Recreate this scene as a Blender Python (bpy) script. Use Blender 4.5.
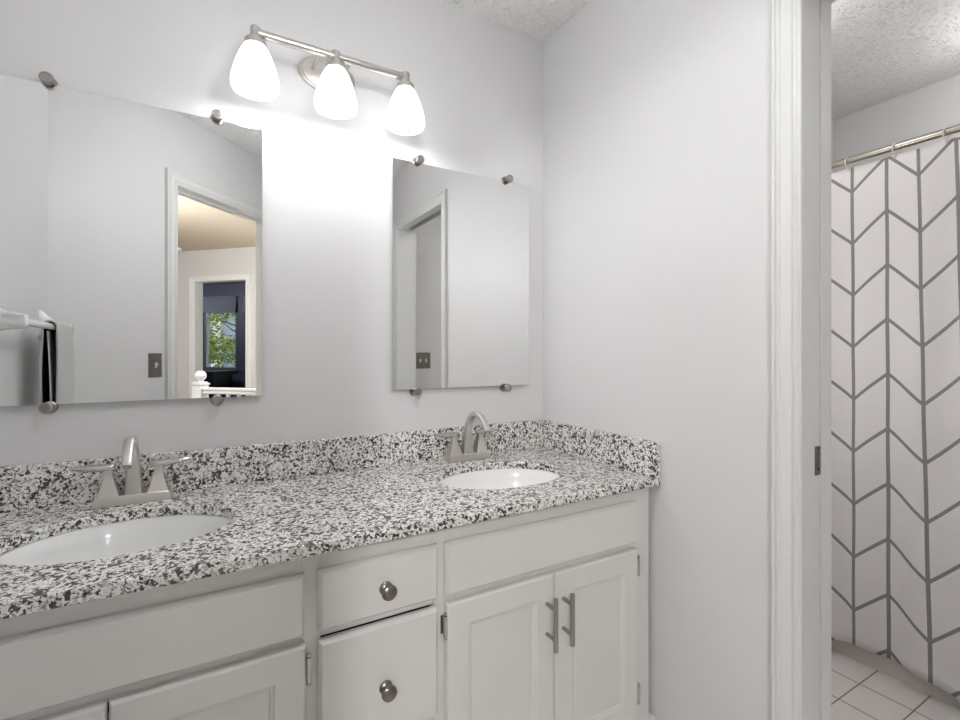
import bpy, bmesh, math, random
from mathutils import Vector, Matrix
random.seed(7)
PI = math.pi
for o in list(bpy.data.objects): bpy.data.objects.remove(o)
scene = bpy.context.scene
COL = scene.collection

# ------------------------------------------------------------------ camera
cd = bpy.data.cameras.new('camera')
cam = bpy.data.objects.new('camera', cd); COL.objects.link(cam)
cam.location = (-1.1881, -1.5425, 1.2094)
cam.rotation_euler = (PI/2, 0, -math.radians(30.177))
cd.sensor_width = 36; cd.sensor_fit = 'HORIZONTAL'
cd.lens = 485.17/960*36
cd.shift_y = -8.09/960
cd.clip_start = 0.01
scene.camera = cam

# ------------------------------------------------------------------ light and exposure
scene.view_settings.view_transform = 'Standard'
scene.view_settings.look = 'None'
scene.view_settings.gamma = 1
scene.view_settings.use_curve_mapping = False
scene.view_settings.exposure = 0.12
W = bpy.data.worlds.new('world'); scene.world = W; W.use_nodes = True
wn = W.node_tree.nodes; wl = W.node_tree.links
sky = wn.new('ShaderNodeTexSky'); sky.sky_type = 'NISHITA'
sky.sun_disc = False; sky.sun_elevation = math.radians(42); sky.sun_rotation = math.radians(120)
hsv = wn.new('ShaderNodeHueSaturation'); hsv.inputs['Saturation'].default_value = .35
wl.new(sky.outputs[0], hsv.inputs['Color']); wl.new(hsv.outputs[0], wn['Background'].inputs[0]); wn['Background'].inputs[1].default_value = .6

SHADE_E = 1.3         # glow of the opal shades
BULB_W = 1.3          # each vanity bulb
HALL_E = 270.0        # added fill globe in the hall
STAIR_E = 48.0        # added fill pendant above the stairs
BATH_E = 14.0         # added fill globe on the bathroom wall
BATHC_E = 9.5        # added fill globe under the bathroom ceiling
ROOM_E = 27.0         # added fill globe in the vanity room
TUB_E = 8.5            # added fill globe over the bathtub
BED_E = 150.0          # added fill globe in the bedroom

sl = bpy.data.lights.new('sun', 'SUN'); sl.energy = .9; sl.angle = .02; sl.color = (1, .95, .88)
so = bpy.data.objects.new('sun', sl); COL.objects.link(so)
so.rotation_euler = Vector((-.55, .70, .75)).to_track_quat('Z', 'Y').to_euler()

def lamp(name, kind, loc, watts, color=(1, 1, 1), size=0.03, rot=(0, 0, 0)):
    l = bpy.data.lights.new(name, kind); l.energy = watts; l.color = color
    if kind == 'POINT': l.shadow_soft_size = size
    elif kind == 'AREA': l.shape = 'DISK'; l.size = size
    o = bpy.data.objects.new(name, l); COL.objects.link(o); o.location = loc; o.rotation_euler = rot
    return o

# ------------------------------------------------------------------ materials
def lin(c):
    return tuple(((x/255)/12.92 if x/255 < .04045 else (((x/255)+.055)/1.055)**2.4) for x in c)
def mat(name, rgb, rough=.5, metal=0., spec=.5, bump=None, coat=0):
    m = bpy.data.materials.new(name); m.use_nodes = True
    nt = m.node_tree; b = nt.nodes['Principled BSDF']
    b.inputs['Base Color'].default_value = (*lin(rgb), 1)
    b.inputs['Roughness'].default_value = rough; b.inputs['Metallic'].default_value = metal
    b.inputs['Specular IOR Level'].default_value = spec
    b.inputs['Coat Weight'].default_value = coat
    if bump:
        sc, st, det = bump
        tc = nt.nodes.new('ShaderNodeTexCoord'); n = nt.nodes.new('ShaderNodeTexNoise')
        n.inputs['Scale'].default_value = sc; n.inputs['Detail'].default_value = det
        bp = nt.nodes.new('ShaderNodeBump'); bp.inputs['Strength'].default_value = st; bp.inputs['Distance'].default_value = .01
        nt.links.new(tc.outputs['Object'], n.inputs['Vector']); nt.links.new(n.outputs['Fac'], bp.inputs['Height'])
        nt.links.new(bp.outputs[0], b.inputs['Normal'])
    return m
def emis(name, rgb, s):
    m = bpy.data.materials.new(name); m.use_nodes = True
    b = m.node_tree.nodes['Principled BSDF']
    b.inputs['Base Color'].default_value = (*lin(rgb), 1); b.inputs['Roughness'].default_value = .25
    b.inputs['Emission Color'].default_value = (*lin(rgb), 1); b.inputs['Emission Strength'].default_value = s
    return m

class NT:
    """tiny helper around a node tree"""
    def __init__(s, m): s.nt = m.node_tree; s.b = s.nt.nodes['Principled BSDF']
    def n(s, t, **kw):
        x = s.nt.nodes.new(t)
        for k, v in kw.items(): setattr(x, k, v)
        return x
    def l(s, a, b): s.nt.links.new(a, b)
    def math(s, op, a, b=None, c=None):
        x = s.nt.nodes.new('ShaderNodeMath'); x.operation = op
        for i, v in enumerate((a, b, c)):
            if v is None: continue
            if isinstance(v, (int, float)): x.inputs[i].default_value = v
            else: s.l(v, x.inputs[i])
        return x.outputs[0]
    def ramp(s, fac, stops, interp='LINEAR'):
        r = s.n('ShaderNodeValToRGB'); r.color_ramp.interpolation = interp
        e = r.color_ramp.elements
        while len(e) < len(stops): e.new(.5)
        for i, (p, c) in enumerate(stops): e[i].position = p; e[i].color = (*lin(c), 1)
        s.l(fac, r.inputs[0]); return r.outputs[0]

WALL = mat('wall_paint', (224, 223, 223), .42, spec=.35, bump=(220, .05, 3))
HALLWALL = mat('hall_wall_paint', (214, 212, 210), .5, bump=(220, .05, 3))
TRIM = mat('white_trim_enamel', (228, 228, 226), .32)
CAB = mat('cabinet_enamel', (225, 224, 220), .34, bump=(90, .03, 2))
NICKEL = mat('brushed_nickel', (210, 205, 200), .3, 1.)
SATIN = mat('satin_nickel', (166, 161, 155), .3, 1.)
CHROME = mat('polished_nickel', (200, 197, 192), .16, 1.)
DARKNICKEL = mat('antique_nickel', (140, 134, 126), .3, 1.)
PEWTER = mat('pewter_plate', (128, 120, 112), .38, .9)
PORC = mat('white_porcelain', (247, 247, 246), .12, coat=.3)
PLASTIC = mat('white_plastic', (238, 236, 230), .35)
BLACK = mat('black_gap', (12, 11, 10), .8)
DARKWOOD = mat('pine_interior', (150, 130, 105), .7)  # one flat pine brown
NAVY = mat('navy_paint', (62, 68, 86), .55)
NAVYCEIL = mat('navy_ceiling_paint', (92, 96, 108), .6)
SHADEFAB = mat('grey_blind_fabric', (112, 116, 126), .8, bump=(300, .1, 2))
BLACKLAC = mat('black_lacquer', (20, 20, 22), .4)
TUBMAT = mat('tub_enamel', (222, 216, 212), .18)
RODMAT = mat('brushed_steel_rod', (176, 170, 160), .26, 1.)
MIRROR = mat('mirror_silver', (240, 242, 241), 0.0, 1.)
MIRROR.node_tree.nodes['Principled BSDF'].inputs['Base Color'].default_value = (.86, .865, .86, 1)
GLASSEDGE = mat('mirror_glass_edge', (150, 160, 156), .2)

def ceiling_mat(name, rgb, strength):
    m = mat(name, rgb, .85, spec=.2); k = NT(m)
    tc = k.n('ShaderNodeTexCoord')
    nz = k.n('ShaderNodeTexNoise'); nz.inputs['Scale'].default_value = 70; nz.inputs['Detail'].default_value = 2
    k.l(tc.outputs['Object'], nz.inputs['Vector'])
    mx = k.n('ShaderNodeMixRGB'); mx.inputs[0].default_value = .02
    k.l(tc.outputs['Object'], mx.inputs[1]); k.l(nz.outputs['Color'], mx.inputs[2])
    hs = []
    for sc_, lo in ((75, .42), (120, .40)):
        v = k.n('ShaderNodeTexVoronoi'); v.inputs['Scale'].default_value = sc_
        k.l(mx.outputs[0], v.inputs['Vector'])
        sp = k.n('ShaderNodeSeparateColor'); k.l(v.outputs['Color'], sp.inputs[0])
        on = k.math('GREATER_THAN', sp.outputs[0], lo)
        dab = k.n('ShaderNodeMapRange'); dab.interpolation_type = 'SMOOTHSTEP'; dab.inputs[1].default_value = .52; dab.inputs[2].default_value = .12
        k.l(v.outputs['Distance'], dab.inputs[0])
        hs.append(k.math('MULTIPLY', dab.outputs[0], k.math('MULTIPLY', on, sp.outputs[1])))
    h = k.math('ADD', hs[0], k.math('MULTIPLY', hs[1], .6))
    bp = k.n('ShaderNodeBump'); bp.inputs['Strength'].default_value = strength; bp.inputs['Distance'].default_value = .02
    k.l(h, bp.inputs['Height']); k.l(bp.outputs[0], k.b.inputs['Normal'])
    return m
CEIL = ceiling_mat('textured_ceiling_paint', (246, 245, 243), .7)
HALLCEIL = ceiling_mat('beige_hall_ceiling_paint', (204, 191, 171), .3)

def granite():
    m = mat('speckled_granite', (200, 198, 194), .24, spec=1.0); k = NT(m)
    tc = k.n('ShaderNodeTexCoord')
    nz = k.n('ShaderNodeTexNoise'); nz.inputs['Scale'].default_value = 110; nz.inputs['Detail'].default_value = 3
    k.l(tc.outputs['Object'], nz.inputs['Vector'])
    mx = k.n('ShaderNodeMixRGB'); mx.inputs[0].default_value = .013
    k.l(tc.outputs['Object'], mx.inputs[1]); k.l(nz.outputs['Color'], mx.inputs[2])
    def vor(scale, rnd=1):
        v = k.n('ShaderNodeTexVoronoi'); v.inputs['Scale'].default_value = scale
        k.l(mx.outputs[0], v.inputs['Vector'])
        s = k.n('ShaderNodeSeparateColor'); k.l(v.outputs['Color'], s.inputs[0]); return s
    big = vor(165); mid = vor(250); tiny = vor(430)
    base = k.ramp(mid.outputs[0], [(0, (244, 243, 240)), (.50, (230, 228, 223)), (.72, (194, 190, 182)), (.88, (150, 145, 137))], 'CONSTANT')
    patch = k.n('ShaderNodeTexNoise'); patch.inputs['Scale'].default_value = 26; patch.inputs['Detail'].default_value = 2
    k.l(tc.outputs['Object'], patch.inputs['Vector'])
    thr = k.math('ADD', big.outputs[1], k.math('MULTIPLY', k.math('SUBTRACT', patch.outputs['Fac'], .5), .5))
    isgrey = k.math('GREATER_THAN', thr, .745)
    isblack = k.math('GREATER_THAN', k.math('ADD', thr, k.math('MULTIPLY', k.math('SUBTRACT', tiny.outputs[0], .5), .25)), .84)
    m1 = k.n('ShaderNodeMixRGB'); k.l(isgrey, m1.inputs[0]); k.l(base, m1.inputs[1]); m1.inputs[2].default_value = (*lin((102, 98, 93)), 1)
    m2 = k.n('ShaderNodeMixRGB'); k.l(isblack, m2.inputs[0]); k.l(m1.outputs[0], m2.inputs[1]); m2.inputs[2].default_value = (*lin((38, 36, 36)), 1)
    istiny = k.math('GREATER_THAN', tiny.outputs[1], .92)
    m3 = k.n('ShaderNodeMixRGB'); k.l(istiny, m3.inputs[0]); k.l(m2.outputs[0], m3.inputs[1]); m3.inputs[2].default_value = (*lin((66, 63, 62)), 1)
    k.l(m3.outputs[0], k.b.inputs['Base Color'])
    return m
GRANITE = granite()

def tile_floor():
    m = mat('white_floor_tile', (226, 220, 217), .3); k = NT(m)
    tc = k.n('ShaderNodeTexCoord'); s = k.n('ShaderNodeSeparateXYZ'); k.l(tc.outputs['Object'], s.inputs[0])
    P = .1545
    def edge(c, off):
        f = k.math('FRACT', k.math('ADD', k.math('DIVIDE', k.math('SUBTRACT', c, off), P), 200.5))
        return k.math('ABSOLUTE', k.math('SUBTRACT', f, .5))
    e = k.math('MINIMUM', edge(s.outputs[0], .742), edge(s.outputs[1], -.7095))
    g = k.math('LESS_THAN', e, .0023/P)
    mx = k.n('ShaderNodeMixRGB'); k.l(g, mx.inputs[0]); mx.inputs[1].default_value = (*lin((246, 241, 238)), 1); mx.inputs[2].default_value = (*lin((150, 138, 118)), 1)
    k.l(mx.outputs[0], k.b.inputs['Base Color'])
    bp = k.n('ShaderNodeBump'); bp.inputs['Strength'].default_value = .5; bp.inputs['Distance'].default_value = .002
    k.l(k.math('MINIMUM', k.math('MULTIPLY', e, P/.006), 1.0), bp.inputs['Height']); k.l(bp.outputs[0], k.b.inputs['Normal'])
    return m
TILE = tile_floor()

def curtain_mat():
    m = mat('chevron_curtain_fabric', (236, 232, 230), .6, spec=.25); k = NT(m)
    uv = k.n('ShaderNodeUVMap'); uv.uv_map = 'UVMap'
    s = k.n('ShaderNodeSeparateXYZ'); k.l(uv.outputs[0], s.inputs[0])
    u, v = s.outputs[0], s.outputs[1]          # u counts columns, v is the height in metres
    fr = k.math('FRACT', k.math('ADD', u, 100.5))
    dv = k.math('ABSOLUTE', k.math('SUBTRACT', fr, .5))          # distance from column line, in columns
    vert = k.math('LESS_THAN', dv, .052)
    tri = k.math('ABSOLUTE', k.math('SUBTRACT', k.math('MULTIPLY', k.math('FRACT', k.math('ADD', k.math('MULTIPLY', u, .5), 50.0)), 2.0), 1.0))   # 1 at even columns
    zc = k.math('ADD', v, k.math('MULTIPLY', tri, .106))
    fz = k.math('FRACT', k.math('ADD', k.math('DIVIDE', k.math('SUBTRACT', zc, 1.743), .2047), 50.5))
    dz = k.math('ABSOLUTE', k.math('SUBTRACT', fz, .5))
    chev = k.math('LESS_THAN', dz, .0375)
    ln = k.math('MAXIMUM', vert, chev)
    mx = k.n('ShaderNodeMixRGB'); k.l(ln, mx.inputs[0])
    mx.inputs[1].default_value = (*lin((240, 237, 236)), 1); mx.inputs[2].default_value = (*lin((150, 146, 144)), 1)
    k.l(mx.outputs[0], k.b.inputs['Base Color'])
    tc = k.n('ShaderNodeTexCoord'); nz = k.n('ShaderNodeTexNoise'); nz.inputs['Scale'].default_value = 9; nz.inputs['Detail'].default_value = 3
    mp = k.n('ShaderNodeMapping'); mp.inputs['Scale'].default_value = (1, 1, 2.2)
    k.l(tc.outputs['Object'], mp.inputs[0]); k.l(mp.outputs[0], nz.inputs['Vector'])
    bp = k.n('ShaderNodeBump'); bp.inputs['Strength'].default_value = .25; bp.inputs['Distance'].default_value = .02
    k.l(nz.outputs['Fac'], bp.inputs['Height']); k.l(bp.outputs[0], k.b.inputs['Normal'])
    return m
CURT = curtain_mat()

def towel_mat(name, rgb):
    m = mat(name, rgb, .95, spec=.1); k = NT(m)
    tc = k.n('ShaderNodeTexCoord')
    nz = k.n('ShaderNodeTexNoise'); nz.inputs['Scale'].default_value = 420; nz.inputs['Detail'].default_value = 2
    k.l(tc.outputs['Object'], nz.inputs['Vector'])
    wv = k.n('ShaderNodeTexNoise'); wv.inputs['Scale'].default_value = 26
    mp = k.n('ShaderNodeMapping'); mp.inputs['Scale'].default_value = (1, 1.6, .35)
    k.l(tc.outputs['Object'], mp.inputs[0]); k.l(mp.outputs[0], wv.inputs['Vector'])
    bp = k.n('ShaderNodeBump'); bp.inputs['Strength'].default_value = .6; bp.inputs['Distance'].default_value = .01
    k.l(k.math('ADD', nz.outputs['Fac'], wv.outputs['Fac']), bp.inputs['Height']); k.l(bp.outputs[0], k.b.inputs['Normal'])
    return m
TOWEL = towel_mat('grey_terry', (218, 217, 215))
TOWELDARK = towel_mat('charcoal_terry', (38, 37, 40))

def siding_mat(name, a):
    m = mat(name, a, .6); k = NT(m)
    return m
SIDING = siding_mat('blue_grey_siding', (126, 142, 156))
LEAF = mat('leaf_green', (132, 150, 62), .5)
LEAF.node_tree.nodes['Principled BSDF'].inputs['Transmission Weight'].default_value = 0
k = NT(LEAF); oi = k.n('ShaderNodeTexCoord'); nz = k.n('ShaderNodeTexNoise'); nz.inputs['Scale'].default_value = 6
k.l(oi.outputs['Object'], nz.inputs['Vector'])
k.l(k.ramp(nz.outputs['Fac'], [(.3, (84, 104, 40)), (.5, (140, 160, 66)), (.7, (190, 200, 110))]), k.b.inputs['Base Color'])
BARK = mat('grey_bark', (92, 82, 72), .9, bump=(30, .6, 4))
LAWN = mat('lawn_green', (86, 104, 54), .95, bump=(40, .6, 4))
def pane_mat():
    m = bpy.data.materials.new('window_glass'); m.use_nodes = True
    b = m.node_tree.nodes['Principled BSDF']
    b.inputs['Roughness'].default_value = 0; b.inputs['Transmission Weight'].default_value = 1; b.inputs['IOR'].default_value = 1.45
    return m
PANE = pane_mat()
SHADE = emis('lit_opal_glass', (252, 253, 255), SHADE_E)
BULB = emis('lit_bulb', (255, 252, 248), 2.0)
SPOT = emis('lit_downlight', (255, 250, 240), 2.5)

# ------------------------------------------------------------------ mesh builder
class MB:
    def __init__(s): s.v = []; s.f = []; s.uv = None
    def add(s, vs, fs):
        n = len(s.v); s.v += [tuple(p) for p in vs]; s.f += [tuple(i+n for i in q) for q in fs]; return s
    def box(s, x0, x1, y0, y1, z0, z1, f=None):
        vs = [(x, y, z) for z in (z0, z1) for y in (y0, y1) for x in (x0, x1)]
        if f: vs = [f(*p) for p in vs]
        return s.add(vs, [(0, 2, 3, 1), (4, 5, 7, 6), (0, 1, 5, 4), (2, 6, 7, 3), (0, 4, 6, 2), (1, 3, 7, 5)])
    def rings(s, rings, cap0=True, cap1=True, closed=False):
        n = len(rings[0]); vs = [p for r in rings for p in r]; fs = []
        m = len(rings)
        for i in range(m if closed else m-1):
            a, b = i*n, ((i+1) % m)*n
            for j in range(n):
                k = (j+1) % n; fs.append((a+j, a+k, b+k, b+j))
        if not closed:
            if cap0: fs.append(tuple(range(n))[::-1])
            if cap1: fs.append(tuple((m-1)*n+i for i in range(n)))
        return s.add(vs, fs)
    def lathe(s, prof, c=(0, 0, 0), axis='Z', n=32, sx=1, sy=1, cap0=True, cap1=True):
        R = []
        for r, h in prof:
            ring = []
            for i in range(n):
                a = 2*PI*i/n; x, y = r*math.cos(a)*sx, r*math.sin(a)*sy
                p = {'Z': (x, y, h), 'Y': (x, -h, y), 'X': (h, x, y)}[axis]     # Y: h runs towards -Y
                ring.append((p[0]+c[0], p[1]+c[1], p[2]+c[2]))
            R.append(ring)
        return s.rings(R, cap0, cap1)
    def tube(s, pts, r, n=12, up=None):
        pts = [Vector(p) for p in pts]; R = []
        rr = r if isinstance(r, (list, tuple)) else [r]*len(pts)
        for i, p in enumerate(pts):
            t = (pts[min(i+1, len(pts)-1)]-pts[max(i-1, 0)]).normalized()
            u = Vector(up) if up else (Vector((0, 0, 1)) if abs(t.z) < .9 else Vector((1, 0, 0)))
            a = t.cross(u).normalized(); b = t.cross(a).normalized()
            q = rr[i]; qa, qb = q if isinstance(q, tuple) else (q, q)
            R.append([p + a*qa*math.cos(2*PI*j/n) + b*qb*math.sin(2*PI*j/n) for j in range(n)])
        return s.rings(R)
    def torus(s, c, R, r, normal, n=24, m=8):
        nrm = Vector(normal).normalized()
        a = nrm.cross(Vector((0, 0, 1)) if abs(nrm.z) < .9 else Vector((1, 0, 0))).normalized(); b = nrm.cross(a)
        rings = []
        for i in range(n):
            t = 2*PI*i/n; d = a*math.cos(t)+b*math.sin(t); p = Vector(c)+d*R
            rings.append([p + d*r*math.cos(2*PI*j/m)+nrm*r*math.sin(2*PI*j/m) for j in range(m)])
        return s.rings(rings, closed=True)
    def grid(s, fn, nu, nv, uv=None):
        vs = [fn(i/nu, j/nv) for j in range(nv+1) for i in range(nu+1)]
        fs = [(j*(nu+1)+i, j*(nu+1)+i+1, (j+1)*(nu+1)+i+1, (j+1)*(nu+1)+i) for j in range(nv) for i in range(nu)]
        return s.add(vs, fs)

def link(name, mb, m, parent=None, origin=None, bevel=0, seg=2, smooth=True, solid=0, sub=0, ang=35):
    """one mesh object from the collected world-space shapes"""
    if parent is not None: O = Vector(parent['_o'])
    elif origin is not None: O = Vector(origin)
    else:
        xs, ys, zs = zip(*mb.v); O = Vector(((min(xs)+max(xs))/2, (min(ys)+max(ys))/2, min(zs)))
    me = bpy.data.meshes.new(name)
    me.from_pydata([tuple(Vector(p)-O) for p in mb.v], [], mb.f); me.update()
    bm = bmesh.new(); bm.from_mesh(me); bmesh.ops.recalc_face_normals(bm, faces=bm.faces); bm.to_mesh(me); bm.free()
    if mb.uv:
        l = me.uv_layers.new(name='UVMap')
        for lp in me.loops: l.data[lp.index].uv = mb.uv[lp.vertex_index]
    if smooth:
        for p in me.polygons: p.use_smooth = True
        me.set_sharp_from_angle(angle=math.radians(ang))
    me.materials.append(m)
    o = bpy.data.objects.new(name, me); COL.objects.link(o)
    if parent is not None: o.parent = parent
    else: o.location = O
    o['_o'] = tuple(O)
    if solid:
        md = o.modifiers.new('thickness', 'SOLIDIFY'); md.thickness = solid; md.offset = 0
    if sub:
        md = o.modifiers.new('smooth', 'SUBSURF'); md.levels = sub; md.render_levels = sub
    if bevel:
        md = o.modifiers.new('bevel', 'BEVEL'); md.width = bevel; md.segments = seg; md.limit_method = 'ANGLE'; md.angle_limit = math.radians(40)
        md.harden_normals = False
    return o
def tag(o, label, cat, group=None):
    o['label'] = label; o['category'] = cat
    if group: o['group'] = group
    return o
def thing(name, label, cat, loc, group=None):
    o = bpy.data.objects.new(name, None); COL.objects.link(o); o.location = loc; o['_o'] = tuple(loc)
    o.empty_display_size = .05
    return tag(o, label, cat, group)
def struct(name, mb, m, parent=None, **kw):
    o = link(name, mb, m, parent, **kw)
    if parent is None: o['kind'] = 'structure'
    return o
def dup(root, loc, label, group=None):
    r = root.copy(); COL.objects.link(r); r.location = loc; r['label'] = label
    if group: r['group'] = group
    for ch in [c for c in ALL() if c.parent == root]:
        c = ch.copy(); COL.objects.link(c); c.parent = r
        for g in [q for q in ALL() if q.parent == ch]:
            d = g.copy(); COL.objects.link(d); d.parent = c
    return r
def ALL(): return list(COL.objects)

S2 = math.sqrt(2)
def uvp(u, v, z): return ((u-v)/S2, -(u+v)/S2, z)       # the hall lies at 45 degrees: u along its doorway wall, v away from the vanity

H = 2.44
# ================================================================== ROOM SHELL
DW = 2.71/S2              # v of the doorway wall's face
RW = .121                 # right wall thickness
JA, JB, HEAD = -.959, -1.650, 2.045      # pocket door opening
struct('wall_back', MB().box(-1.85, RW, 0, .1, 0, H), WALL)
struct('wall_left', MB().box(-1.82, -1.70, -1.05, 0, 0, H), WALL)
# right wall: two skins around the door pocket, then header and the far piece
struct('wall_right', MB().box(0, .048, JA+.016, 0, 0, H).box(.086, RW, JA+.016, 0, 0, H).box(.048, .086, JA+.016, 0, HEAD+.03, H)
       .box(0, RW, JB-.018, JA+.016, HEAD+.052, H).box(0, RW, -2.72, JB-.018, 0, H), WALL)
# doorway wall at 45 degrees, with its opening
UL, UR, HD = .103, .817, 2.062
w = MB()
w.box(-.50, UL-.016, DW, DW+.115, 0, H, uvp).box(UR+.016, 2.05, DW, DW+.115, 0, H, uvp).box(UL-.016, UR+.016, DW, DW+.115, HD+.016, H, uvp)
struct('wall_doorway', w, WALL)
struct('floor', MB().box(-1.85, 1.85, -2.9, .1, -.05, 0), TILE, origin=(0, 0, 0))
struct('ceiling', MB().box(-1.85, 1.85, -2.9, .1, H, H+.06), CEIL, origin=(0, 0, 0))

PROF = [(0, 0), (0, .0165), (.003, .0185), (.008, .0185), (.0098, .0145), (.0115, .0145), (.013, .018), (.0185, .0172), (.0202, .0135), (.023, .0142),
        (.043, .0122), (.0445, .009), (.0462, .009), (.048, .0122), (.0525, .0112), (.054, .0085), (.056, .0082), (.0575, .0098), (.060, .0092), (.062, .007), (.062, 0)]
def casing(a0, a1, top, f, scale=1.0):
    """moulded door casing: a runs along the wall, t off the wall; legs at a0 < a1 (inner edges), mitred head"""
    wd = PROF[-1][0]*scale
    R = []
    for (ca, cz, sa, sz) in ((a0, 0, -1, 0), (a0, top, -1, 1), (a1, top, 1, 1), (a1, 0, 1, 0)):
        R.append([f(ca+sa*(wd-q*scale), cz+sz*(wd-q*scale), t*scale) for q, t in PROF])
    return MB().rings(R)
struct('trim_1', casing(JB, JA, HEAD, lambda a, z, t: (-t, a, z)), TRIM, ang=25)
struct('trim_2', casing(UL, UR, HD, lambda a, z, t: uvp(a, DW-t, z), 1.1), TRIM, ang=25)
struct('trim_3', casing(JB, JA, HEAD, lambda a, z, t: (RW+t, a, z)), TRIM, ang=25)
# pocket door jamb: split boards, head boards with the track slot between them
j = MB()
j.box(0, .050, JA, JA+.016, 0, HEAD+.052).box(.083, RW, JA, JA+.016, 0, HEAD+.052)
j.box(0, .046, JB, JA, HEAD, HEAD+.052).box(.090, RW, JB, JA, HEAD, HEAD+.052)
j.box(0, RW, JB-.018, JB, 0, HEAD+.052)
struct('trim_4', j, TRIM, bevel=.0015)
struct('trim_5', MB().box(.046, .090, JB, JA, HEAD+.045, HEAD+.05), BLACK)
# the doorway's jamb with stops
j = MB()
j.box(UL-.016, UL, DW, DW+.115, 0, HD+.016, uvp).box(UR, UR+.016, DW, DW+.115, 0, HD+.016, uvp).box(UL, UR, DW, DW+.115, HD, HD+.016, uvp)
j.box(UL, UL+.010, DW+.05, DW+.085, 0, HD-.010, uvp).box(UR-.010, UR, DW+.05, DW+.085, 0, HD-.010, uvp).box(UL, UR, DW+.05, DW+.085, HD-.010, HD, uvp)
struct('trim_6', j, TRIM, bevel=.0015)
# pocket door, slid open, only its edge shows
dr = struct('door_1', MB().box(.0515, .0785, JA+.002, -.30, .012, HEAD+.02), TRIM, bevel=.002)
pl = MB().box(.0545, .0775, JA-.0005, JA+.004, .921, .989)
ep = link('edge_pull', pl, DARKNICKEL, dr, bevel=.001)
link('pull_lever', MB().box(.0585, .0715, JA-.0022, JA+.002, .938, .980), PEWTER, ep, bevel=.0008)
link('pull_slot', MB().box(.062, .069, JA-.0026, JA+.002, .9835, .9863).box(.062, .069, JA-.0026, JA+.002, .9345, .9372), BLACK, ep)
def baseboard(name, x0, x1, y0, y1, thin, f=None):
    struct(name, MB().box(x0, x1, y0, y1, 0, .118, f), TRIM, bevel=.005, seg=3)
baseboard('baseboard_right', -.014, 0, -.8965, -.02, 0)
baseboard('baseboard_left', -1.70, -1.686, -.99, -.57, 0)
struct('baseboard_doorway', MB().box(-.47, UL-.07, DW-.014, DW, 0, .118, uvp), TRIM, bevel=.005, seg=3)

# ------------------------------------------------------------------ bathroom shell
BX, BY0, BY1 = 1.7307, -.26, -1.80
struct('wall_bathroom_back', MB().box(BX, BX+.1, -1.92, -.14, 0, H), WALL)
struct('wall_bathroom_end', MB().box(RW, BX, BY0, BY0+.1, 0, H), WALL)
struct('wall_bathroom_switch', MB().box(RW, BX, BY1-.1, BY1, 0, H), WALL)
struct('baseboard_bathroom', MB().box(RW, 1.03, BY0-.014, BY0, 0, .118), TRIM, bevel=.005, seg=3)

# ------------------------------------------------------------------ hall and bedroom shell
def slab(a, u0, u1, v0, v1, z0, z1): return a.box(u0, u1, v0, v1, z0, z1, uvp)
HU0, HU1, HV0, HV1 = -1.5, 2.91, DW+.115, 6.4
struct('floor_hall', slab(MB(), HU0-.1, 6.0, HV0-.115, 8.4, -.06, -.001), mat('hall_carpet', (168, 158, 144), .95, bump=(400, .5, 2)))
struct('ceiling_hall', slab(MB(), HU0-.1, HU1+.12, HV0, HV1+.1, H, H+.06), HALLCEIL)
struct('wall_hall_left', slab(MB(), HU0-.1, HU0, HV0, HV1, 0, H), HALLWALL)
struct('wall_hall_end', slab(MB(), HU0-.1, HU1+.12, HV1, HV1+.1, 0, H), HALLWALL)
struct('wall_hall_near', slab(slab(MB(), HU0-.1, -.50, HV0-.1, HV0, 0, H), 2.05, HU1+.12, HV0-.1, HV0, 0, H), HALLWALL)
BV0, BV1, BH = 3.90, 4.633, 2.058
w = MB(); slab(w, HU1, HU1+.12, HV0, BV0-.016, 0, H); slab(w, HU1, HU1+.12, BV1+.016, 7.7, 0, H); slab(w, HU1, HU1+.12, BV0-.016, BV1+.016, BH+.016, H)
struct('wall_hall_bedroom', w, HALLWALL)
struct('trim_7', casing(BV0, BV1, BH, lambda a, z, t: uvp(HU1-t, a, z), 1.1), TRIM, ang=25)
j = MB(); slab(j, HU1, HU1+.12, BV0-.016, BV0, 0, BH+.016); slab(j, HU1, HU1+.12, BV1, BV1+.016, 0, BH+.016); slab(j, HU1, HU1+.12, BV0, BV1, BH, BH+.016)
struct('trim_8', j, TRIM, bevel=.0015)
# bedroom: navy walls round two windows
WU = 5.41; wins = [(6.25, 6.99), (5.32, 6.06)]; WZ0, WZ1 = .885, 2.12
struct('ceiling_bedroom', slab(MB(), HU1+.12, WU+.15, 2.6, 8.0, H, H+.06), NAVYCEIL)
w = MB(); U0, U1 = WU, WU+.14
for a, b in ((2.6, 5.32), (6.06, 6.25), (6.99, 8.0)): slab(w, U0, U1, a, b, 0, H)
for a, b in wins: slab(w, U0, U1, a, b, 0, WZ0); slab(w, U0, U1, a, b, WZ1, H)
struct('wall_bedroom_window', w, NAVY)
struct('wall_bedroom_left', slab(MB(), HU1+.12, WU, 7.7, 7.8, 0, H), NAVY)
struct('wall_bedroom_right', slab(MB(), HU1+.12, WU, 2.6, 2.7, 0, H), NAVY)
struct('wall_bedroom_near', slab(slab(MB(), HU1+.12, HU1+.125, BV1+.03, 7.7, 0, H), HU1+.12, HU1+.125, 2.7, BV0-.03, 0, H), NAVY)
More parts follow.
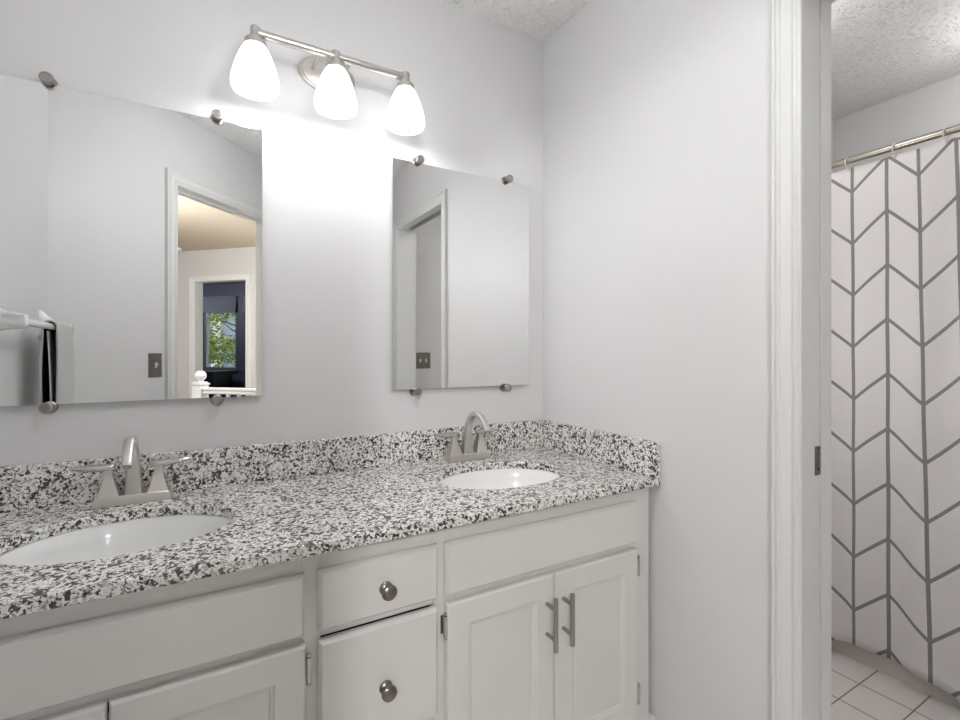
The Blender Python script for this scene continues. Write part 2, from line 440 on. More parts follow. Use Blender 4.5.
for i, (a, b) in enumerate(wins):
    f = MB()
    slab(f, U0+.03, U0+.10, a, a+.045, WZ0, WZ1); slab(f, U0+.03, U0+.10, b-.045, b, WZ0, WZ1)
    slab(f, U0+.03, U0+.10, a+.045, b-.045, WZ0, WZ0+.045); slab(f, U0+.03, U0+.10, a+.045, b-.045, WZ1-.045, WZ1)
    wf = struct('window_%d' % (i+1), f, mat('window_frame_grey', (96, 102, 116), .4), bevel=.003)
    link('pane', slab(MB(), U0+.062, U0+.066, a+.04, b-.04, WZ0+.04, WZ1-.04), PANE, wf, smooth=False)
    link('sill', slab(MB(), U0-.05, U0+.03, a-.04, b+.04, WZ0-.03, WZ0), NAVY, wf, bevel=.004)

# ================================================================== VANITY CABINET
FY = -.537; DY = -.556
van = thing('vanity_cabinet', 'long white painted double vanity cabinet with doors and drawers under the granite top', 'vanity cabinet', (-.85, -.28, 0))
c = MB()
c.box(-1.69, -.017, FY+.019, -.012, .10, .118).box(-1.69, -1.672, FY+.019, -.012, .118, .8125).box(-.035, -.017, FY+.019, -.012, .118, .8125)
c.box(-1.672, -.035, -.024, -.012, .118, .8125).box(-1.69, -.017, -.47, -.455, 0, .10)
for x in (-.709, -.998): c.box(x-.008, x+.008, FY+.019, -.024, .118, .66)
link('carcass', c, CAB, van)
STILES = [(-1.69, -1.612), (-1.013, -.975), (-.727, -.694), (-.090, -.017)]
f = MB()
for a, b in STILES: f.box(a, b, FY, FY+.019, .10, .8125)
for k in range(3):
    a, b = STILES[k][1], STILES[k+1][0]
    f.box(a, b, FY, FY+.019, .769, .8125); f.box(a, b, FY, FY+.019, .6378 if k == 1 else .628, .664); f.box(a, b, FY, FY+.019, .10, .15)
    if k == 1: f.box(a, b, FY, FY+.019, .376, .392)
link('face_frame', f, CAB, van, bevel=.0008)
f = MB().box(-1.613, -1.012, FY+.0192, FY+.024, .60, .80).box(-.976, -.726, FY+.0192, FY+.024, .12, .80).box(-.695, -.089, FY+.0192, FY+.024, .60, .80)
link('gap_shade_sheet', f, BLACK, van)  # black sheet stands in for the shade behind the front gaps

def slab_front(x0, x1, z0, z1, e=.0068):
    """lipped front with an eased moulded edge"""
    R = []
    for d, y in ((0, FY-.0005), (0, FY-.010), (.0025, FY-.0135), (e*.75, FY-.0165), (e, DY), (e+.0005, DY)):
        R.append([(x0+d, y, z0+d), (x1-d, y, z0+d), (x1-d, y, z1-d), (x0+d, y, z1-d)])
    return MB().rings(R)
def panel_door(x0, x1, z0, z1, st=.056):
    R = []
    for d, y in ((0, FY-.0005), (0, FY-.013), (.002, FY-.017), (.005, DY), (st, DY), (st+.004, DY+.0035), (st+.007, DY+.004), (st+.011, DY+.0075), (st+.0115, DY+.0075)):
        R.append([(x0+d, y, z0+d), (x1-d, y, z0+d), (x1-d, y, z1-d), (x0+d, y, z1-d)])
    return MB().rings(R)
def knob_mb(x, z):
    pr = [(0, -.001), (.0135, -.001), (.0145, .001), (.0125, .004), (.0075, .007), (.0065, .012), (.009, .015), (.0145, .019), (.0165, .023), (.0155, .027), (.012, .030), (.006, .0318), (0, .0322)]
    return MB().lathe([(max(r, .0001), h) for r, h in pr], (x, DY, z), 'Y', 28)
def pull_mb(x, zc):
    m = MB().tube([(x, DY-.036, zc-.066), (x, DY-.036, zc+.066)], .0060, 14)
    for dz in (-.0385, .0385): m.tube([(x, DY+.0005, zc+dz), (x, DY-.036, zc+dz)], .0050, 12)
    return m
def hinge_mb(x, z, side):
    """barrel at the door edge, leaf on the frame; side +1 = frame lies at +x"""
    m = MB().tube([(x, FY-.0125, z-.0235), (x, FY-.0125, z+.0235)], .0052, 12)
    for dz in (-.0275, .0275):
        m.lathe([(.0001, -.0045), (.0038, -.003), (.0048, 0), (.0038, .003), (.0001, .0045)], (x, FY-.0125, z+dz), 'Z', 12)
    m.box(*sorted((x, x+side*.0075)), FY-.0025, FY, z-.021, z+.021)
    return m
def door(x0, x1, hinge_left, handle):
    d = link('door', panel_door(x0, x1, .142, .6365), CAB, van, ang=20)
    if handle: link('handle', pull_mb(x1-.0255 if hinge_left else x0+.0255, .5265), SATIN, d)
    hx = x0-.0015 if hinge_left else x1+.0060
    for z in (.586, .212): link('hinge', hinge_mb(hx, z, -1 if hinge_left else 1), CHROME, d)
    return d
door(-.388, -.082, False, True); door(-.700, -.391, True, True)
door(-1.314, -1.006, False, True); door(-1.625, -1.317, True, True)
link('false_front', slab_front(-.701, -.082, .653, .7745), CAB, van, ang=20)
link('false_front', slab_front(-1.622, -1.007, .653, .7745), CAB, van, ang=20)
for z0, z1, kz in ((.6535, .7755, .7105), (.394, .6345, .5015), (.145, .374, .262)):
    d = link('drawer', slab_front(-.9815, -.7205, z0, z1), CAB, van, ang=20)
    link('knob', knob_mb(-.845, kz), DARKNICKEL, d)

# ================================================================== COUNTERTOP
SINKS = (-.388, -1.320); SY, SA, SB = -.292, .206, .150
CZ0, CZ1 = .8132, .8367
def top_slab():
    bm = bmesh.new()
    ox, oy = [-1.699, -.001], [-.567, -.001]
    def loop(pts):
        vs = [bm.verts.new(p) for p in pts]
        return vs, [bm.edges.new((vs[i], vs[(i+1) % len(vs)])) for i in range(len(vs))]
    L = []
    outer = [(ox[0], oy[0]), (ox[1], oy[0]), (ox[1], oy[1]), (ox[0], oy[1])]
    holes = [[(cx+SA*math.cos(2*PI*i/72), SY+SB*math.sin(2*PI*i/72)) for i in range(72)] for cx in SINKS]
    V = []
    for z in (CZ0, CZ1):
        es = []; vv = []
        for lp in [outer]+holes:
            vs, ee = loop([(x, y, z) for x, y in lp]); es += ee; vv.append(vs)
        bmesh.ops.triangle_fill(bm, edges=es, use_beauty=True); V.append(vv)
    for a, b in zip(*V):
        for i in range(len(a)):
            k = (i+1) % len(a); bm.faces.new((a[i], a[k], b[k], b[i]))
    bmesh.ops.recalc_face_normals(bm, faces=bm.faces)
    m = MB(); bm.verts.index_update()
    m.v = [tuple(v.co) for v in bm.verts]; m.f = [tuple(v.index for v in f.verts) for f in bm.faces]; bm.free()
    return m
tag(link('countertop', top_slab(), GRANITE, bevel=.0022), 'flat speckled black and white granite countertop with two oval basin cutouts', 'countertop')
tag(link('backsplash', MB().box(-1.699, -.001, -.021, -.001, CZ1, .942), GRANITE, bevel=.0015), 'long speckled granite backsplash standing on the countertop under the mirrors', 'backsplash')
tag(link('side_splash', MB().box(-.021, -.001, -.567, -.0212, CZ1, .942), GRANITE, bevel=.0015), 'short speckled granite side splash standing on the counter against the right wall', 'backsplash')

# ------------------------------------------------------------------ sinks
def sink(cx, label):
    t = thing('sink', label, 'sink', (cx, SY, .67), 'undermount basins')
    inner = [(1.10, 0), (1.02, 0), (1.0, -.004), (.97, -.03), (.91, -.065), (.80, -.098), (.62, -.122), (.38, -.134), (.11, -.138)]
    outer = [(.11, -.146), (.40, -.143), (.66, -.131), (.85, -.105), (.96, -.070), (1.02, -.032), (1.04, -.012), (1.10, -.012)]
    R = [[(cx+SA*k*math.cos(2*PI*i/64), SY+SB*k*math.sin(2*PI*i/64), CZ0-.0005+z) for i in range(64)] for k, z in inner+outer]
    link('basin', MB().rings(R, closed=True), PORC, t, ang=50)
    link('drain', MB().lathe([(.0001, -.137), (.018, -.137), (.0225, -.139), (.0225, -.150), (.0001, -.150)], (cx, SY, CZ0), 'Z', 28), NICKEL, t)
    return t
sink(SINKS[0], 'right oval white basin set into the granite near the corner')
sink(SINKS[1], 'left oval white basin set into the granite, cut by the photo edge')

# ------------------------------------------------------------------ faucets
def faucet(cx, label):
    t = thing('faucet', label, 'faucet', (cx, -.062, CZ1), 'twin handle faucets')
    def tap(layers):   # stacked rectangles (x half, y half, z, yc)
        return MB().rings([[(cx+ox-hx, yc-hy, z), (cx+ox+hx, yc-hy, z), (cx+ox+hx, yc+hy, z), (cx+ox-hx, yc+hy, z)] for ox, hx, hy, z, yc in layers])
    Z = CZ1
    link('base_plate', tap([(0, .0805, .0275, Z, -.062), (0, .0805, .0275, Z+.003, -.062), (0, .0760, .0245, Z+.022, -.062), (0, .073, .023, Z+.0232, -.062)]), NICKEL, t, bevel=.0015)
    for s in (-1, 1):
        o = s*.0505
        ped = tap([(o, .0225, .021, Z+.0225, -.062), (o, .0185, .0175, Z+.035, -.062), (o, .0135, .013, Z+.052, -.062), (o, .0098, .0098, Z+.066, -.062), (o, .0086, .0086, Z+.076, -.062), (o, .0092, .0092, Z+.086, -.062)])
        h = link('handle', ped, NICKEL, t, bevel=.0012)
        lv = MB()
        R = []
        for d, wy, t0, zz in ((-.0135, .0085, .0065, .0885), (-.010, .0105, .0090, .0885), (0, .0112, .0098, .0888), (.02, .0115, .0094, .0895), (.045, .0110, .0080, .0910), (.062, .0095, .0058, .0928), (.072, .0062, .0032, .0940)):
            x = cx+o+s*d; R.append([(x, -.062+wy*math.cos(a), Z+zz+.001+t0*math.sin(a)) for a in [2*PI*i/12 for i in range(12)]])
        lv.rings(R); link('lever', lv, CHROME, h, ang=60)
    path = [(-.062, .021, .0200, .0165), (-.0625, .05, .0178, .0145), (-.064, .080, .0152, .0125), (-.068, .108, .0130, .0112), (-.078, .133, .0116, .0102), (-.094, .152, .0110, .0094),
            (-.115, .162, .0108, .0090), (-.139, .163, .0108, .0088), (-.162, .155, .0108, .0088), (-.180, .141, .0110, .0089), (-.192, .124, .0112, .0090), (-.196, .115, .0112, .0090)]
    R = []
    for i, (y, z, hx, ht) in enumerate(path):
        a = path[max(i-1, 0)]; b = path[min(i+1, len(path)-1)]
        ty, tz = b[0]-a[0], b[1]-a[1]; n = math.hypot(ty, tz); ny, nz = tz/n, -ty/n       # normal in the y-z plane
        if i == 0: ny, nz = 1, 0
        ring = []
        for q in range(20):
            an = 2*PI*q/20; cs, sn = math.cos(an), math.sin(an)
            e = .45 if i < 4 else .62
            px = hx*math.copysign(abs(cs)**e, cs); pn = ht*math.copysign(abs(sn)**e, sn)
            ring.append((cx+px, y+ny*pn, Z+z+nz*pn))
        R.append(ring)
    sp = link('spout', MB().rings(R), NICKEL, t, ang=40)
    link('aerator', MB().lathe([(.0001, .0), (.0075, .0), (.0075, .006), (.0001, .006)], (cx, -.1965, Z+.110), 'Z', 20), CHROME, sp)
    return t
faucet(-.379, 'brushed nickel two handle faucet behind the right basin near the corner')
faucet(-1.326, 'brushed nickel two handle faucet behind the left basin')

# ================================================================== MIRRORS
def mirror(x0, x1, z0, z1, clips, label, clip_labels):
    t = thing('mirror', label, 'mirror', ((x0+x1)/2, -.016, z0), 'frameless wall mirrors')
    link('mirror_glass', MB().box(x0, x1, -.0190, -.0140, z0, z1), MIRROR, t, smooth=False)
    link('mirror_backing', MB().box(x0+.001, x1-.001, -.0139, -.0125, z0+.001, z1-.001), GLASSEDGE, t, smooth=False)
    for cxx, top in clips:
        z = (z1+.0075) if top else (z0-.0075)
        cl = MB().lathe([(.0001, 0), (.0165, 0), (.0165, .0055), (.0140, .0085), (.0060, .0095), (.0060, .0235), (.0124, .0238), (.0138, .0255), (.0138, .0375), (.0126, .0395), (.0100, .0400), (.0092, .0388), (.0001, .0390)], (cxx, -.0002, z), 'Y', 28)
        link('mirror_clip', cl, SATIN, t)
    return t
mirror(-1.613, -1.028, 1.0838, 1.8505, [(-1.498, 1), (-1.142, 1), (-1.498, 0), (-1.142, 0)], 'left frameless mirror with round metal clips, reflecting the open doorway', None)
mirror(-.635, -.083, 1.0838, 1.8485, [(-.542, 1), (-.183, 1), (-.553, 0), (-.190, 0)], 'right frameless mirror with round metal clips, beside the wall corner', None)

# ================================================================== VANITY LIGHT
vl = thing('vanity_light', 'brushed nickel three shade vanity light bar on the wall between the mirrors', 'wall light', (-.842, 0, 2.01))
LY, LZ = -.116, 2.065
link('back_plate', MB().lathe([(.0001, -.0005), (1, -.0005), (1, .006), (.965, .010), (.90, .0115), (.88, .0145), (.80, .0165), (.0001, .018)], (-.842, 0, 2.066), 'Y', 48, .086, .056), NICKEL, vl)
for dx in (-.045, .045): link('arm', MB().tube([(-.842+dx, -.014, 2.067), (-.842+dx, LY, 2.067)], .0055, 14), CHROME, vl)
link('bar', MB().tube([(-1.058, LY, LZ), (-.626, LY, LZ)], .0112, 18), NICKEL, vl)
for x in (-1.055, -.842, -.628):
    h = link('socket_cap', MB().lathe([(.0001, .0185), (.0085, .0175), (.0125, .0135), (.0130, .008), (.0130, -.010), (.0175, -.018), (.0265, -.022), (.0275, -.024), (.0275, -.0400), (.0001, -.0400)], (x, LY, LZ), 'Z', 28), NICKEL, vl)
    pr = [(.0262, 2.030), (.0300, 2.024), (.0385, 2.008), (.0465, 1.988), (.0535, 1.966), (.0585, 1.945), (.0605, 1.930), (.0600, 1.918), (.0570, 1.910)]
    prin = [(r-.003, z) for r, z in pr][::-1]
    R = [[(x+r*math.cos(2*PI*i/40), LY+r*math.sin(2*PI*i/40), z) for i in range(40)] for r, z in pr+prin]
    sh = link('shade', MB().rings(R, closed=True), SHADE, vl, ang=60)
    bb = link('bulb', MB().lathe([(.0001, 1.932), (.012, 1.935), (.020, 1.943), (.022, 1.953), (.020, 1.968), (.012, 1.990), (.011, 2.024), (.0001, 2.026)], (x, LY, 0), 'Z', 24), BULB, sh, ang=60)
    lp = lamp('vanity_bulb_light', 'POINT', (x, LY, 1.94), BULB_W, (.99, .99, 1), .03); lp.parent = vl; lp.location = Vector((x, LY, 1.926))-Vector(vl['_o'])

# ================================================================== THINGS ON THE LEFT WALL
tb = thing('towel_bar', 'white ceramic towel bar on the left wall, seen in the left mirror', 'towel bar', (-1.70, -.62, 1.25))
BXX, BZ = -1.624, 1.297
for y in (-.335, -.905):
    R = []
    for x, hz, hy, dz in ((-1.7005, .056, .040, .012), (-1.694, .056, .040, .012), (-1.686, .050, .036, .011), (-1.674, .040, .029, .008), (-1.660, .031, .023, .004), (-1.645, .0250, .0195, .001), (-1.628, .0220, .0185, 0), (-1.612, .0205, .018, 0), (-1.6075, .0185, .016, 0), (-1.6055, .014, .012, 0)):
        ring = []
        for i in range(24):
            an = 2*PI*i/24; c_, s_ = math.cos(an), math.sin(an)
            ring.append((x, y+hy*math.copysign(abs(c_)**.55, c_), BZ+dz+hz*math.copysign(abs(s_)**.55, s_)))
        R.append(ring)
    link('bracket', MB().rings(R), PORC, tb, ang=50)
link('bar', MB().tube([(BXX, -.34, BZ), (BXX, -.90, BZ)], .0115, 16), PORC, tb)
def towel_mesh(y0, y1, off, zb_back, zb_front):
    prof = []
    rb = .0125+off
    for i in range(14): prof.append((BXX-rb-.003*math.sin(PI*i/13), zb_back+(BZ-zb_back)*i/14))
    for i in range(9):
        a = PI-PI*i/8; prof.append((BXX+rb*math.cos(a), BZ+rb*math.sin(a)))
    for i in range(1, 15): prof.append((BXX+rb+.0025*math.sin(PI*i/14), BZ-(BZ-zb_front)*i/14))
    def fn(u, v):
        q = v*(len(prof)-1); i = min(int(q), len(prof)-2); f = q-i
        x = prof[i][0]*(1-f)+prof[i+1][0]*f; z = prof[i][1]*(1-f)+prof[i+1][1]*f
        dn = max(0, BZ-z); y = y0+(y1-y0)*u
        x += .0022*math.sin(y*48+z*5)*min(1, dn*8)
        return (x, y+.012*dn*(2*u-1)*.5, z)
    return MB().grid(fn, 24, len(prof)-1)
tw = link('towel', towel_mesh(-.656, -.884, .0065, .975, .965), TOWEL, origin=(BXX, -.77, .965), solid=.005, ang=60)
tag(tw, 'grey terry hand towel folded over the white towel bar, seen in the left mirror', 'towel')
link('inner_layer', towel_mesh(-.663, -.880, .0020, 1.00, .99), TOWELDARK, tw, solid=.0035, ang=60)['label'] = 'dark charcoal inner side of the folded towel'
def flap(u, v):
    z = BZ-.016-(BZ-1.02)*v; return (BXX-.006+.013*v*v+.003*math.sin(v*4), -.657-.21*u, z)
link('inner_flap', MB().grid(flap, 10, 14), TOWEL, tw, solid=.003, ang=60)

def switch(f, n, label, loc):
    """f maps (along wall, off wall, z)"""
    t = thing('light_switch', label, 'light switch', loc)
    wd = .0355 if n == 1 else .0585
    R = []
    for d, o in ((0, 0), (0, .003), (.003, .0055), (.004, .0058)):
        R.append([f(-wd+d, o, -.0585+d), f(wd-d, o, -.0585+d), f(wd-d, o, .0585-d), f(-wd+d, o, .0585-d)])
    link('cover_plate', MB().rings(R), PEWTER, t, smooth=False)
    for k in range(n):
        a = 0 if n == 1 else (-.023, .023)[k]
        link('toggle', MB().box(a-.006, a+.006, .005, .0075, -.013, .013, f).box(a-.0045, a+.0045, .007, .016, -.002, .009, f), PLASTIC, t, bevel=.001)
        for z in (-.042, .042): link('screw', MB().box(a-.003, a+.003, .005, .0068, z-.003, z+.003, f), DARKNICKEL, t, bevel=.001)
    return t
su = (-1.3695+1.3405)/S2
switch(lambda a, o, z: uvp(su+a, DW-o, 1.145+z), 1, 'single toggle switch on a pewter plate beside the doorway, seen in the left mirror', uvp(su, DW, 1.086))
switch(lambda a, o, z: (.246+a, BY1+o, 1.146+z), 2, 'double toggle switch on a pewter plate in the bathroom, seen in the right mirror', (.246, BY1, 1.087))

# ================================================================== BATHROOM
tub = thing('bathtub', 'white bathtub with a plain apron behind the chevron shower curtain', 'bathtub', (1.38, -1.03, 0))
t = MB()
X0, X1, Y0, Y1 = 1.042, BX-.002, BY1+.003, BY0-.003
def rr(x0, x1, y0, y1, r, z):
    out = []
    for cx, cy, a0 in ((x1-r, y1-r, 0), (x0+r, y1-r, 90), (x0+r, y0+r, 180), (x1-r, y0+r, 270)):
        for i in range(7): a = math.radians(a0+15*i); out.append((cx+r*math.cos(a), cy+r*math.sin(a), z))
    return out
R = [rr(X0+.001, X1, Y0, Y1, .004, 0), rr(X0+.003, X1, Y0, Y1, .004, .02), rr(X0+.008, X1, Y0, Y1, .005, .33), rr(X0, X1, Y0, Y1, .01, .36), rr(X0, X1, Y0, Y1, .012, .375), rr(X0+.012, X1, Y0, Y1, .015, .385),
     rr(X0+.07, X1-.05, Y0+.07, Y1-.09, .10, .385), rr(X0+.085, X1-.065, Y0+.085, Y1-.105, .10, .37), rr(X0+.11, X1-.09, Y0+.13, Y1-.13, .10, .15), rr(X0+.15, X1-.13, Y0+.2, Y1-.18, .09, .08)]
link('tub_shell', t.rings(R), TUBMAT, tub, ang=40)
rod = thing('shower_rod', 'brushed steel shower curtain rod across the bathtub', 'shower rod', (1.0533, -1.03, 1.958))
link('pole', MB().tube([(1.0533, BY0-.006, 1.9715), (1.0533, BY1+.006, 1.9715)], .0128, 20), RODMAT, rod)
for y, s in ((BY0, 1), (BY1, -1)):
    link('flange', MB().tube([(1.0533, y-s*.0005, 1.9715), (1.0533, y-s*.007, 1.9715), (1.0533, y-s*.014, 1.9715)], [.030, .028, .017], 24), RODMAT, rod)
# curtain: columns of the print are the parameter, folds sit between the rings
ky_top = {-3: -.30, -2: -.405, -1: -.512, 0: -.620, 1: -.733, 2: -.828, 3: -.927, 4: -1.035, 5: -1.135, 6: -1.24, 7: -1.345, 8: -1.45, 9: -1.555, 10: -1.66, 11: -1.76}
ky_bot = {-3: -.32, -2: -.43, -1: -.535, 0: -.643, 1: -.751, 2: -.877, 3: -.978, 4: -1.075, 5: -1.17, 6: -1.265, 7: -1.36, 8: -1.46, 9: -1.56, 10: -1.66, 11: -1.75}
def smoothtab(tab, k):
    i = math.floor(k); i = max(-3, min(10, i)); f = k-i
    g = lambda q: tab[max(-3, min(11, q))]
    p0, p1, p2, p3 = g(i-1) if i > -3 else 2*g(i)-g(i+1), g(i), g(i+1), (g(i+2) if i+2 <= 11 else 2*g(i+1)-g(i))
    return p1+.5*f*(p2-p0+f*(2*p0-5*p1+4*p2-p3+f*(3*(p1-p2)+p3-p0)))
NU, NV = 224, 60; cm = MB(); uvs = []
def curt(u, v):
    k = -3+14*u; s = v
    y = smoothtab(ky_top, k)*(1-s)+smoothtab(ky_bot, k)*s
    zt = 1.944-.006*abs(math.sin(PI*(y+.609)/.148))
    zb = .040+.036*abs(math.sin(PI*(y+.53)/.42))**.45
    z = zt*(1-s)+zb*s
    amp = .004+.011*math.sin(PI*min(1, s*1.3)/2)
    x = 1.0533-.046*s+amp*math.cos(2*PI*(y+.609)/.148*(.5 if s > 2 else 1)+.5*s)*.55+amp*.6*math.sin(y*17+s*1.3)
    x += .002*math.sin(z*13+y*9)
    uvs.append((k, z)); return (x, y, z)
cm.grid(curt, NU, NV); cm.uv = uvs
cur = link('shower_curtain', cm, CURT, origin=(1.05, -1.03, .05), ang=80, solid=.0012)
tag(cur, 'white shower curtain printed with grey chevron lines hanging in front of the bathtub', 'shower curtain')
def ring(y, label):
    m = MB().torus((1.0533, y, 1.9625), .0215, .0022, (.12, 1, 0), 28, 8)
    m.lathe([(.0001, -.004), (.0045, -.002), (.0045, .002), (.0001, .004)], (1.0533-.004, y, 1.9355), 'Z', 12)
    return tag(link('curtain_ring', m, PLASTIC, origin=(1.0533, y, 1.9715)), label, 'curtain ring', 'white rings along the shower rod')
ring(-.609, 'white curtain ring on the shower rod, nearest the door jamb')
ring(-.760, 'white curtain ring on the shower rod, second from the door jamb')
ring(-.902, 'white curtain ring on the shower rod, third from the door jamb, near the photo edge')
for i in range(6): ring(-1.05-.14*i, 'white curtain ring farther along the shower rod, past the third ring')
ring(-.46, 'white curtain ring at the hidden wall end of the shower rod')
def fill_globe(name, x, y, label, e, color, drop=.315):  # added fill lamp, shaped as an opal globe fixture
    t = thing(name, label, 'ceiling light', (x, y, H-drop-.095))
    link('canopy', MB().lathe([(.0001, 0), (.062, 0), (.064, -.010), (.050, -.022), (.0001, -.024)], (x, y, H), 'Z', 32), NICKEL, t)
    link('stem', MB().lathe([(.008, -.02), (.008, .110-drop), (.030, .105-drop), (.034, .080-drop), (.0001, .079-drop)], (x, y, H), 'Z', 20), NICKEL, t)
    link('globe', MB().lathe([(max(.0001, .095*math.sin(a)), -drop+.095*math.cos(a)) for a in [PI*i/20 for i in range(21)]], (x, y, H), 'Z', 40), emis(name+'_opal', color, e), t, ang=60)
    return t
fill_globe('bathtub_fill_globe', 1.38, -1.06, 'added opal fill globe over the bathtub, out of view', TUB_E, (255, 253, 251), .17)  # unseen fill, added to brighten the ceiling and wall over the tub
fill_globe('bathroom_fill_globe', .48, -.60, 'added opal fill globe by the bathroom doorway, out of view', BATHC_E, (255, 253, 251), .17)  # unseen fill, added to lift the bathroom ceiling and tiles
sc = thing('fill_sconce', 'added opal fill globe on the bathroom wall, out of view', 'wall light', (RW, -.46, 1.20))  # unseen fill, added to light the curtain more evenly
link('rosette', MB().tube([(RW+.0005, -.46, 1.28), (RW+.010, -.46, 1.28), (RW+.018, -.46, 1.28)], [.057, .055, .040], 28), NICKEL, sc)
link('arm', MB().tube([(RW+.016, -.46, 1.28), (RW+.080, -.46, 1.28)], .009, 14), NICKEL, sc)
link('globe', MB().lathe([(max(.0001, .075*math.sin(a)), .075*math.cos(a)) for a in [PI*i/20 for i in range(21)]], (RW+.145, -.46, 1.28), 'Z', 36), emis('sconce_fill_opal', (254, 253, 253), BATH_E), sc, ang=60)

# ================================================================== HALL
fill_globe('vanity_room_fill_globe', -.84, -.90, 'added opal fill globe in the vanity room, out of view', ROOM_E, (252, 253, 255), .42)  # unseen fill, added to brighten the vanity walls and fronts
for (u_, v_, e_, d_, l_) in ((.75, 3.45, HALL_E, .38, 'added opal fill globe in the hall, behind the camera'), (2.1, 2.95, STAIR_E, .95, 'added opal fill pendant above the stair railing, out of view')):
    hx, hy, _ = uvp(u_, v_, 0)
    fill_globe('hall_fill_globe', hx, hy, l_, e_, (253, 253, 254), d_)  # both added as unseen fill shining through the doorway
nw = thing('newel_post', 'white square newel post with a ball top, seen in the left mirror', 'newel post', uvp(1.89, 3.54, 0))
link('post', slab(slab(slab(MB(), 1.84, 1.94, 3.49, 3.59, 0, .895), 1.832, 1.948, 3.482, 3.598, .895, .912), 1.846, 1.934, 3.496, 3.584, .912, .926), TRIM, nw, bevel=.004)
p = uvp(1.89, 3.54, 0)
link('ball_finial', MB().lathe([(.030, .924), (.024, .932), (.030, .940), (.046, .957), (.0515, .980), (.048, 1.003), (.036, 1.020), (.018, 1.030), (.0001, 1.032)], (p[0], p[1], 0), 'Z', 32), TRIM, nw, ang=60)
rl = thing('stair_railing', 'white handrail with slim balusters running from the newel post, seen in the left mirror', 'railing', uvp(1.89, 2.76, 0))
link('handrail', slab(slab(MB(), 1.862, 1.918, HV0+.001, 3.488, .812, .845), 1.855, 1.925, HV0+.001, 3.488, .845, .872), TRIM, rl, bevel=.008, seg=3)
link('bottom_rail', slab(MB(), 1.865, 1.915, HV0+.001, 3.488, .07, .11), TRIM, rl, bevel=.004)
for i in range(11): link('baluster', slab(MB(), 1.875, 1.905, 2.14+.12*i-.015, 2.14+.12*i+.015, .11, .812), TRIM, rl, bevel=.003)
sd = thing('smoke_detector', 'small white smoke detector on the beige hall ceiling, seen in the left mirror', 'smoke detector', (-1.412, -5.28, H-.035))
link('detector_body', MB().lathe([(.0001, 0), (.060, 0), (.060, -.012), (.054, -.030), (.030, -.035), (.0001, -.035)], (-1.412, -5.28, H), 'Z', 32), PLASTIC, sd)

# ================================================================== BEDROOM AND OUTDOORS
for i, (a, b) in enumerate(wins):
    m = MB(); n = 5
    slab(m, WU-.035, WU-.008, a-.03, b+.03, 2.175, 2.215)
    zs = [(2.175, .012), (2.12, .016), (2.06, .02)]
    for q in range(5):
        z1 = 2.175-.045*q; slab(m, WU-.020-.006*q, WU-.012, a-.025, b+.025, z1-.075, z1)
    o = link('roman_shade', m, SHADEFAB, bevel=.004)
    tag(o, ['grey folded roman shade above the leafy bedroom window, seen in the left mirror', 'grey folded roman shade over the second bedroom window, mostly hidden by the doorway'][i], 'window shade', 'roman shades in the bedroom')
bc = thing('cabinet', 'black cabinet by the bedroom window, seen beside the ball topped post', 'cabinet', uvp(4.95, 6.55, 0))
link('cabinet_body', slab(MB(), 4.74, 5.18, 6.12, 6.95, .03, .855), BLACKLAC, bc, bevel=.006)
link('cabinet_top', slab(MB(), 4.72, 5.20, 6.10, 6.97, .855, .888), BLACKLAC, bc, bevel=.006)
for a in (4.76, 5.12):
    for b in (6.14, 6.89): link('foot', slab(MB(), a, a+.04, b, b+.04, 0, .03), BLACKLAC, bc)
dl = uvp(4.9, 6.35, 0)
d = thing('downlight', 'small bright recessed downlight in the dark bedroom ceiling, seen in the left mirror', 'ceiling light', (dl[0], dl[1], H-.006))
link('trim_ring', MB().lathe([(.045, 0), (.045, -.006), (.034, -.006), (.034, 0)], (dl[0], dl[1], H), 'Z', 28, cap0=False, cap1=False), PLASTIC, d)
link('lens', MB().lathe([(.0001, -.003), (.034, -.003), (.034, 0), (.0001, 0)], (dl[0], dl[1], H), 'Z', 28), SPOT, d)

hx, hy, _ = uvp(3.9, 7.0, 0)
fill_globe('bedroom_fill_globe', hx, hy, 'added opal fill globe in the navy bedroom, out of view', BED_E, (250, 252, 255))  # unseen fill, added to lighten the dark bedroom
struct('ground', slab(MB(), 5.6, 16, -2, 16, -.35, -.15), LAWN)
# neighbouring house: lapped siding, white corner board
hs = thing('house', 'blue grey clapboard house with white corner trim outside the bedroom window', 'house', uvp(10.3, 11.3, -.15))
def lap(a0, a1, f):
    """lapped boards: f(along, out, z)"""
    m = MB(); z = -.15
    while z < 6.8:
        m.add([f(a0, 0, z+.14), f(a1, 0, z+.14), f(a1, .024, z), f(a0, .024, z), f(a0, -.05, z), f(a1, -.05, z), f(a1, -.05, z+.14), f(a0, -.05, z+.14)],
              [(0, 1, 2, 3), (3, 2, 5, 4), (4, 5, 6, 7), (7, 6, 1, 0), (0, 3, 4, 7), (1, 6, 5, 2)])
        z += .14
    return m
link('siding', lap(9.80, 13.0, lambda a, o, z: uvp(8.62-o, a, z)), SIDING, hs, smooth=False)
link('side_siding', lap(8.70, 12.0, lambda a, o, z: uvp(a, 9.72-o, z)), SIDING, hs, smooth=False)
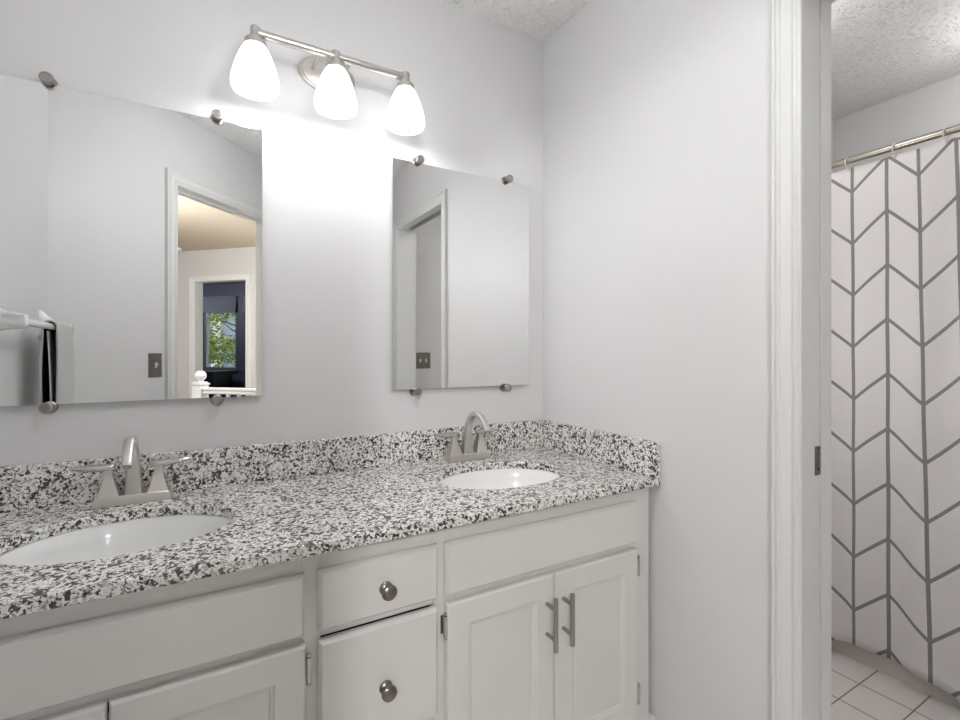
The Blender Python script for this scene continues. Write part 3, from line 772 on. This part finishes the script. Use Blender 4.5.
link('corner_board', slab(slab(MB(), 8.575, 8.61, 9.68, 9.84, -.15, 6.9), 8.61, 8.74, 9.68, 9.715, -.15, 6.9), TRIM, hs, bevel=.004)
# tree
def tree(u, v, hgt, rad, n, label, seed):
    rnd = random.Random(seed); p = uvp(u, v, -.15)
    t = thing('tree', label, 'tree', p)
    tr = MB().tube([(p[0], p[1], -.15), (p[0]+.03, p[1]+.02, hgt*.35), (p[0]-.02, p[1]+.05, hgt*.7), (p[0]+.02, p[1], hgt)], [.06, .05, .035, .01], 10)
    for i in range(9):
        a = rnd.uniform(0, 2*PI); z = hgt*rnd.uniform(.25, .8); L = rad*rnd.uniform(.5, .9)
        tr.tube([(p[0], p[1], z), (p[0]+L*.5*math.cos(a), p[1]+L*.5*math.sin(a), z+.12), (p[0]+L*math.cos(a), p[1]+L*math.sin(a), z+.3)], [.022, .014, .005], 6)
    link('trunk', tr, BARK, t)
    lf = MB()
    for i in range(n):
        # clumps
        a = rnd.uniform(0, 2*PI); ph = rnd.uniform(-1, 1); r = rad*rnd.uniform(.35, 1)**.6
        c0 = Vector((p[0]+r*math.sqrt(1-ph*ph)*math.cos(a), p[1]+r*math.sqrt(1-ph*ph)*math.sin(a), hgt*.62+ph*hgt*.42))
        if math.sin(c0.x*5.1+1)+math.sin(c0.y*4.7)+math.sin(c0.z*6.3) < -.35: continue
        d = Vector((rnd.uniform(-1, 1), rnd.uniform(-1, 1), rnd.uniform(-.6, .6))).normalized(); s_ = d.cross(Vector((rnd.uniform(-1, 1), rnd.uniform(-1, 1), rnd.uniform(-1, 1)))).normalized()
        L = rnd.uniform(.05, .095); wv = L*.36; nn = d.cross(s_)*L*.08
        lf.add([c0-d*L*.5, c0+s_*wv+nn, c0+d*L*.5, c0-s_*wv+nn], [(0, 1, 2, 3)])
    link('foliage', lf, LEAF, t, smooth=False)
tree(7.5, 7.95, 2.7, .9, 9000, 'leafy green tree outside the bedroom window, seen in the left mirror', 3)

for o in COL.objects:
    if '_o' in o: del o['_o']
